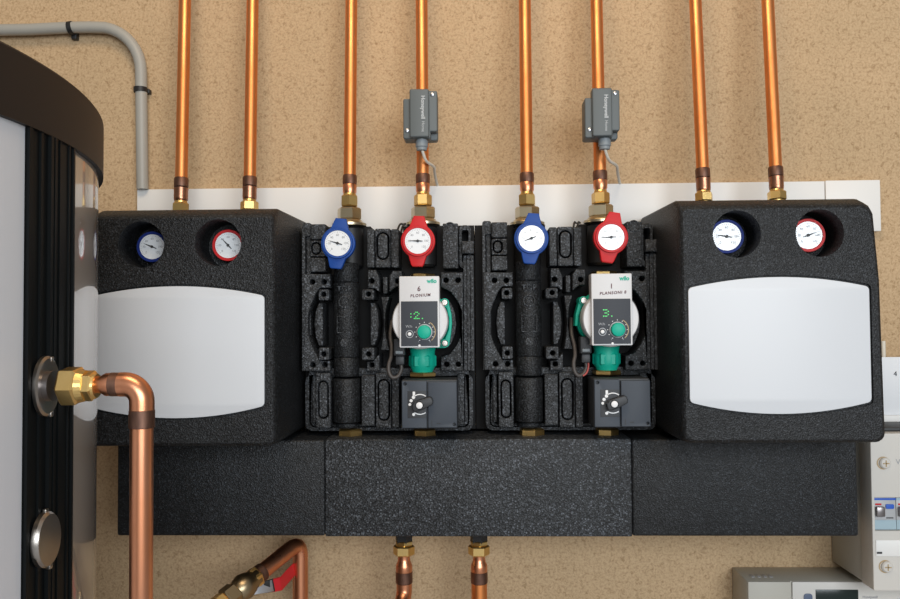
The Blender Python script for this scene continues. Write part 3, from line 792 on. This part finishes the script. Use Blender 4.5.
# ------------------------------------------------------------------ bent pipe and red-handled valve, bottom left
yv = -.075
p_top = at(300.3, 545, yv); p_down = at(299.5, 600, yv)
xv = p_top.x
d_end = at(257.5, 575.5, -.15)
zc = at(297, 543, yv).z
pts = [(xv, yv, -1.2), (xv, yv, zc-.04), (xv, yv, zc-.022)]
a = Vector((xv, yv, zc-.022)); c_ = Vector((xv, yv, zc+.004)); e = c_+(d_end-c_).normalized()*.026
for k in range(1, 7):
    t = k/6; pts.append(a*(1-t)**2+c_*2*t*(1-t)+e*t*t)
pts.append(d_end)
r = root('copper_pipe', (xv, yv, -1.2), 'bent copper pipe running to the red-handled valve, bottom left', 'pipe')
part('tube', MB().tube(pts, .0132, 24), COPPERB, r)
dv = (d_end-c_).normalized()
part('solder_joint', MB().lathe([(-.012, .0142), (-.011, .015), (.0, .015)], d_end, dv, 24), SCORCH, r, label='dark scorched soldered joint')
r = root('ball_valve', d_end, 'brass ball valve with red lever at the bottom edge, left of the bent copper pipe', 'valve')
mb = MB().lathe([(0, .014), (.003, .016), (.014, .016), (.018, .0185), (.030, .0215), (.042, .0185), (.046, .016)], d_end, dv, 28)
mb.hexnut(d_end+dv*.046, d_end+dv*.068, .0205, .2)
part('valve_body', mb, TARN, r)
part('brass_nut', MB().hexnut(d_end-dv*.001, d_end+dv*.012, .0178, .4), BRASS, r, smooth=False)
part('brass_nut', MB().hexnut(d_end+dv*.068, d_end+dv*.085, .0185, .3), BRASS, r, smooth=False)
vc = d_end+dv*.024
st = at(247, 592, -.17)
stm = MB().cyl(vc, st, .0072, n=20); stm.lathe([(0, .0095), (.009, .0095)], st-(st-vc).normalized()*.004, st-vc, 6); part('valve_stem', stm, STEEL, r)
yl = -.112
def lv(px, py, y): return at(px, py, y)
def strip(pts, w, th):
    mb = MB(); bm = mb.b; prev = None
    for i, (p, y) in enumerate(pts):
        a = Vector(lv(p[0], p[1]-w[i], y)); b = Vector(lv(p[0]+(2 if 0 < i else 0), p[1]+w[i], y)); t = Vector((0, th, 0))
        cur = [bm.verts.new(v) for v in (a, b, b+t, a+t)]
        if prev:
            for k in range(4): bm.faces.new((prev[k], prev[(k+1) % 4], cur[(k+1) % 4], cur[k]))
        else: bm.faces.new(cur)
        prev = cur
    bm.faces.new(prev[::-1]); bmesh.ops.recalc_face_normals(bm, faces=bm.faces[:])
    bmesh.ops.bevel(bm, geom=bm.edges[:], offset=.0006, segments=1, affect='EDGES')
    return mb
lev = part('lever', strip([((243, 592), -.152), ((255, 589), -.145), ((272, 585.5), -.132)], [5, 5.5, 6], .004), STEEL, r)
part('lever_base', strip([((263.5, 587.5), -.139), ((273, 585.3), -.131)], [6, 6.3], .0045), BLACKM, lev)
part('lever_grip', strip([((272, 586), -.132), ((280, 584), -.122), ((286, 577), -.105), ((292, 570.5), -.09), ((297, 566), -.075)], [6.5, 6.6, 6.6, 6, 4.5], .006), LEVER, lev, label='red coated grip')

# ------------------------------------------------------------------ buffer tank on the left
TC = Vector((-.9432, -.7852, 0)); TR = .5545
zt0, zt1 = .175, .2363; zf = -1.42
def sector(mb, r0, r1, a0, a1, z0, z1, n):
    bm = mb.b; prev = None
    for k in range(n+1):
        a = radians(a0+(a1-a0)*k/n); u = Vector((cos(a), sin(a), 0))
        cur = [bm.verts.new(TC+u*rr+Vector((0, 0, z))) for rr, z in ((r0, z0), (r1, z0), (r1, z1), (r0, z1))]
        if prev:
            for q in range(4): bm.faces.new((prev[q], prev[(q+1) % 4], cur[(q+1) % 4], cur[q]))
        else: bm.faces.new(cur)
        prev = cur
    bm.faces.new(prev[::-1]); bmesh.ops.recalc_face_normals(bm, faces=bm.faces[:]); return mb
r = root('buffer_tank', (TC.x, TC.y, zf), 'large round heating tank with dark brown top band at the left edge', 'tank')
part('panel_jacket', sector(MB(), TR-.02, TR, -120, -1.7, zf, zt0, 60), TPANEL, r, label='matt grey jacket panel')
part('gloss_jacket', sector(MB(), TR-.02, TR, 7.4, 240, zf, zt0, 110), TSHELL, r, label='glossy grey-brown jacket panel')
part('top_band', MB().lathe([(zt0, TR-.03), (zt0, TR+.005), (zt1-.002, TR+.005), (zt1, TR+.0035), (zt1+.002, TR-.1)], TC, (0, 0, 1), 160), TBAND, r)
part('inner_vessel', MB().lathe([(zf, TR-.025), (zt0, TR-.025)], TC, (0, 0, 1), 64), BLACKM, r)
def strip_of(spans):
    q = MB()
    for a0, a1, h in spans: sector(q, TR-.02, TR+h, a0, a1, zf, zt0, 6)
    return q
part('closing_strip', strip_of([(-1.8, 2.25, .002), (-1.8, -1.3, .0045), (.2, .6, .004), (1.75, 2.25, .0055)]), BLACKP, r, ang=20, label='front black closing strip')
part('closing_strip', strip_of([(2.55, 7.5, .0025), (2.55, 3.0, .0055), (3.9, 4.15, .004), (6.1, 6.3, .004), (7.1, 7.5, .0045)]), BLACKP, r, ang=20, label='rear black closing strip')
fx = TC.x+TR+.004; fy = at(43, 386, -.7752).y; zp = at(43, 386, -.7752).z
esc = MB().lathe([(0, .0268), (.003, .0268), (.0045, .0245), (.0035, .019)], (fx, fy, zp), (1, 0, 0), 40)
esc.box(fx, fx+.005, fy+.004, fy+.010, zp+.021, zp+.026, .001); esc.box(fx, fx+.005, fy+.004, fy+.010, zp-.028, zp-.023, .001)
part('escutcheon', esc.squash(fy, .78), WSTEEL, r, label='oval steel collar behind the pipe fitting')
zq = at(43, 539.5, -.7752).z
pl_ = MB().lathe([(0, .0245), (.004, .0245), (.0065, .0225), (.0075, .014), (.008, .001)], (fx, fy, zq), (1, 0, 0), 40)
pl_.box(fx, fx+.005, fy+.004, fy+.010, zq-.0275, zq-.0225, .001); pl_.box(fx, fx+.004, fy-.003, fy+.004, zq+.0225, zq+.027, .001)
part('blanking_cap', pl_.squash(fy, .86), WSTEEL, r, label='domed steel cap over the lower port')
Xp = lambda px: at(px, 386, fy).x
Xn = lambda px: at(px, 386, fy-.015).x      # edges on the near side of the fittings
part('port_nipple', MB().lathe([(0, .0135), (Xp(56)-Xp(40), .0135)], (Xp(38), fy, zp), (1, 0, 0), 32), DSTEEL, r, label='dark threaded steel stub')

# pipe from the tank port
zpip = at(100, 384.5, fy).z
xe = Xp(142)
r = root('copper_pipe', (xe, fy, -1.42), 'copper pipe with brass fitting, elbowing down in front of the left black cover', 'pipe')
mb = MB().hexnut((Xn(54), fy, zp), (Xn(72.5), fy, zp), .0178, .15); mb.lathe([(0, .0150), (.006, .0135)], (Xn(72.3), fy, zp), (1, 0, 0), 28)
part('union_nut', mb, BRASS, r, smooth=False)
part('compression_nut', MB().hexnut((Xn(70), fy, zp), (Xn(87.5), fy, zp), .0138, .3).lathe([(0, .0118), (.002, .0105)], (Xn(87.3), fy, zp), (1, 0, 0), 28), BRASS, r, smooth=False)
part('short_tube', MB().lathe([(0, .0076), (Xp(101)-Xp(86), .0076), (Xp(106)-Xp(86), .0102), (Xp(114)-Xp(86), .0104)], (Xp(86), fy, zpip), (1, 0, 0), 28), COPPERB, r)
part('solder_joint', MB().lathe([(0, .0101), (.0005, .0106), (Xp(122)-Xp(111)-.0005, .0106), (Xp(122)-Xp(111), .0101)], (Xp(111), fy, zpip), (1, 0, 0), 28), SCORCH, r, label='dark scorched soldered joint')
rad = .0155; pts = []
pts.append((Xp(120), fy, zpip)); 
for k in range(0, 11):
    t = pi/2*k/10; pts.append((xe-rad+rad*sin(t), fy, zpip-rad+rad*cos(t)))
zj = at(142, 412, fy).z
pts.append((xe, fy, zj))
part('elbow', MB().tube(pts, .0108, 28), COPPERB, r)
zj2 = at(142, 430, fy).z
part('solder_joint', MB().lathe([(0, .0108), (.0005, .0112), (zj-zj2-.0005, .0112), (zj-zj2, .0104)], (xe, fy, at(142, 410, fy).z), (0, 0, -1), 28), SCORCH, r, label='dark scorched soldered joint')
part('tube', MB().cyl((xe, fy, zj2+.004), (xe, fy, -1.42), .0100, n=36), COPPERB, r)

# ------------------------------------------------------------------ breaker box at the right edge
yb = -.16
bx0 = at(872, 510, yb).x; bz1 = at(885, 433.5, yb).z; bz0 = at(885, 591, yb).z; bx1 = bx0+.26
r = root('breaker_box', (bx0+.13, 0, bz0), 'cream electrical breaker box with two screws, at the right edge', 'breaker box')
wz1 = at(885, 497.5, yb).z; wz0 = at(885, 531, yb).z; wx0 = at(874.8, 510, yb).x
a0 = at(875.2, 540, yb); a1 = at(875.2, 556, yb)
part('housing', MB().box(bx0+.002, bx1-.002, -.135, -.002, bz0+.002, bz1-.001, .002), BEIGED, r)
part('front_cover', MB().plate([rrect(bx0, bx1, bz0, bz1, .003), [(wx0, wz0), (bx1-.03, wz0), (bx1-.03, wz1), (wx0, wz1)]], yb, -.12, .0012), BEIGE, r)
part('blank_panel', MB().box(wx0, bx1-.03, yb-.0015, yb+.004, a1.z, a0.z, .0008), WHITEB, r)
part('rail_mark', MB().box(wx0+.001, wx0+.009, yb-.0022, yb-.001, a1.z+.004, a1.z+.007), INK, r)
for px, py in ((884.5, 463), (886.5, 566.5)):
    q = at(px, py, yb)
    s = part('cover_screw', MB().lathe([(0, .0088), (.003, .0088), (.005, .007), (.0055, .003)], (q.x, yb, q.z), (0, -1, 0), 28), BEIGE, r)
    mb = MB().box(q.x-.005, q.x+.005, yb-.0062, yb-.004, q.z-.0008, q.z+.0008); mb.box(q.x-.0008, q.x+.0008, yb-.0062, yb-.004, q.z-.005, q.z+.005)
    part('cross_slot', mb, TANM, s)
    part('screw_ring', MB().plate([circle(q.x-.002, q.z, .0102, 28), circle(q.x-.002, q.z, .0085, 28)], yb-.0008, yb+.0005), TANM, s, smooth=False)
q = at(897, 462, yb); part('lettering', MB().text('Vi', .012, (q.x+.003, yb-.0003, q.z), ext=.0002), GMARK, r)
# breakers in the window
bw = .036
for k in range(5):
    xa = wx0+.0006+k*bw; xb = xa+bw-.0008
    yb1 = yb+.006
    br = part('circuit_breaker', MB().box(xa, xb, yb1, -.125, wz0+.001, wz1-.001, .0008), BGREY, r)
    H = wz1-wz0
    part('colour_band', MB().box(xa, xb, yb1-.0006, yb1, wz1-.10*H, wz1-.04*H), BPALE if k % 2 else BBLUE, br)
    part('clear_cover', MB().box(xa, xb, yb1-.0008, yb1, wz0+.02*H, wz0+.30*H), BPALE, br)
    mb = MB().box(xa+.002, xa+.0155, yb1-.008, yb1, wz0+.42*H, wz0+.72*H, .002)
    part('toggle', mb, DSTEEL, br)
    part('red_mark', MB().box(xa+.003, xa+.0125, yb1-.0008, yb1, wz0+.75*H, wz0+.80*H), RED, br)
    part('blue_button', MB().plate([rrect(xa+.019, xa+.032, wz0+.64*H, wz0+.78*H, .002)], yb1-.002, yb1, .0005), BBLUE, br)
    part('grey_print', MB().box(xa+.02, xa+.031, yb1-.0006, yb1, wz0+.35*H, wz0+.38*H), INK, br)

# heating controller below
yk = -.085
cx0 = at(747.5, 590, yk).x; cz1 = at(760, 581.5, yk).z; cx1 = cx0+.36; cz0 = cz1-.13
r = root('heating_controller', ((cx0+cx1)/2, 0, cz0), 'cream heating controller with dark display, bottom right below the breaker box', 'controller')
part('housing', MB().box(cx0, cx1, yk+.004, -.001, cz0, cz1, .0025), BEIGED, r)
q = at(792, 590, yk).x
part('left_door', MB().box(cx0+.001, q-.0006, yk, yk+.01, cz0+.001, cz1-.0005, .002), BEIGED, r, label='blank beige front on the left')
part('front_panel', MB().box(q+.0006, cx1-.001, yk, yk+.01, cz0+.001, cz1-.0005, .002), BEIGE, r)
a = at(815.5, 589.5, yk); b = at(858.5, 612, yk)
part('display', MB().box(a.x, b.x, yk-.0012, yk+.002, b.z, a.z, .0006), LCD, r)
a = at(803.5, 593.5, yk); b = at(812.5, 603, yk)
part('emblem', MB().plate([rrect(a.x, b.x, b.z, a.z, .005)], yk-.0012, yk+.002, .0006), mat('slate_blue_print', (.1, .13, .2), .4), r)
q = at(870, 597, yk); part('lettering', MB().text('Honeywell', .0058, (q.x, yk-.0004, q.z), ext=.0003), GMARK, r)
mb = MB()
for k, px in enumerate((752, 758, 764, 770)):
    q = at(px, 571.5, -.055)
    mb.box(q.x-.003, q.x+.003, -.062, -.045, cz1-.001, cz1+.0006, .0003)
part('vent_slots', mb, GMARK, r)

# paper, folder and cable above the breaker box
zt = bz1
px0 = at(879, 390, -.035).x
pz1 = at(890, 357, -.035).z
pr = root('paper_holder', (px0+.09, -.035, zt), 'white paper in a holder standing on the breaker box, right edge', 'paper')
part('sheet', MB().box(px0, px0+.19, -.038, -.034, zt+.001, pz1, .0004), PAPER, pr)
q = at(893.5, 374, -.038)
part('ink_mark', MB().text('4', .012, (q.x+.003, -.0384, q.z), ext=.0003), INK, pr)
q = at(890, 415, -.04).z
part('holder_lip', MB().box(px0, px0+.19, -.046, -.040, zt+.001, q, .0008), WHITEB, pr)
thing('black_tray', MB().box(bx0+.003, bx1-.01, -.135, -.05, zt-.0005, zt+.006, .002), BLACKM, (bx0+.12, -.09, zt), 'flat black strip lying on top of the breaker box', 'tray')
a = at(884.5, 352, -.012)
thing('cable', MB().tube([(a.x, -.008, at(884.5, 341, -.012).z), (a.x, -.008, zt+.03)], .0038, 12), CABLEW, (a.x, -.008, zt+.03), 'short white cable end on the wall above the paper, right edge', 'cable')

# ------------------------------------------------------------------ light: window behind the camera, ceiling lamp, room light
def area(name, loc, target, sx, sy, power, col):
    ld = bpy.data.lights.new(name, 'AREA'); ld.shape = 'RECTANGLE'; ld.size = sx; ld.size_y = sy; ld.energy = power; ld.color = col
    o = bpy.data.objects.new(name, ld); COL.objects.link(o); o.location = loc
    o.rotation_euler = (Vector(target)-Vector(loc)).to_track_quat('-Z', 'Y').to_euler()
area('window_light', (.95, -3.8, .5), (0, 0, -.05), 2.4, 1.5, 99, (.89, .95, 1))
area('ceiling_lamp', (-.1, -1.3, 1.5), (0, 0, .1), .9, .5, 14, (1, .78, .54))
w = bpy.data.worlds.new('room_light'); sc.world = w; w.use_nodes = True
bg = w.node_tree.nodes['Background']; bg.inputs[0].default_value = (1, .97, .94, 1); bg.inputs[1].default_value = .24
vs = sc.view_settings
sc.display_settings.display_device = 'sRGB'
vs.view_transform = 'Standard'; vs.look = 'None'; vs.gamma = 1; vs.exposure = 0; vs.use_curve_mapping = False
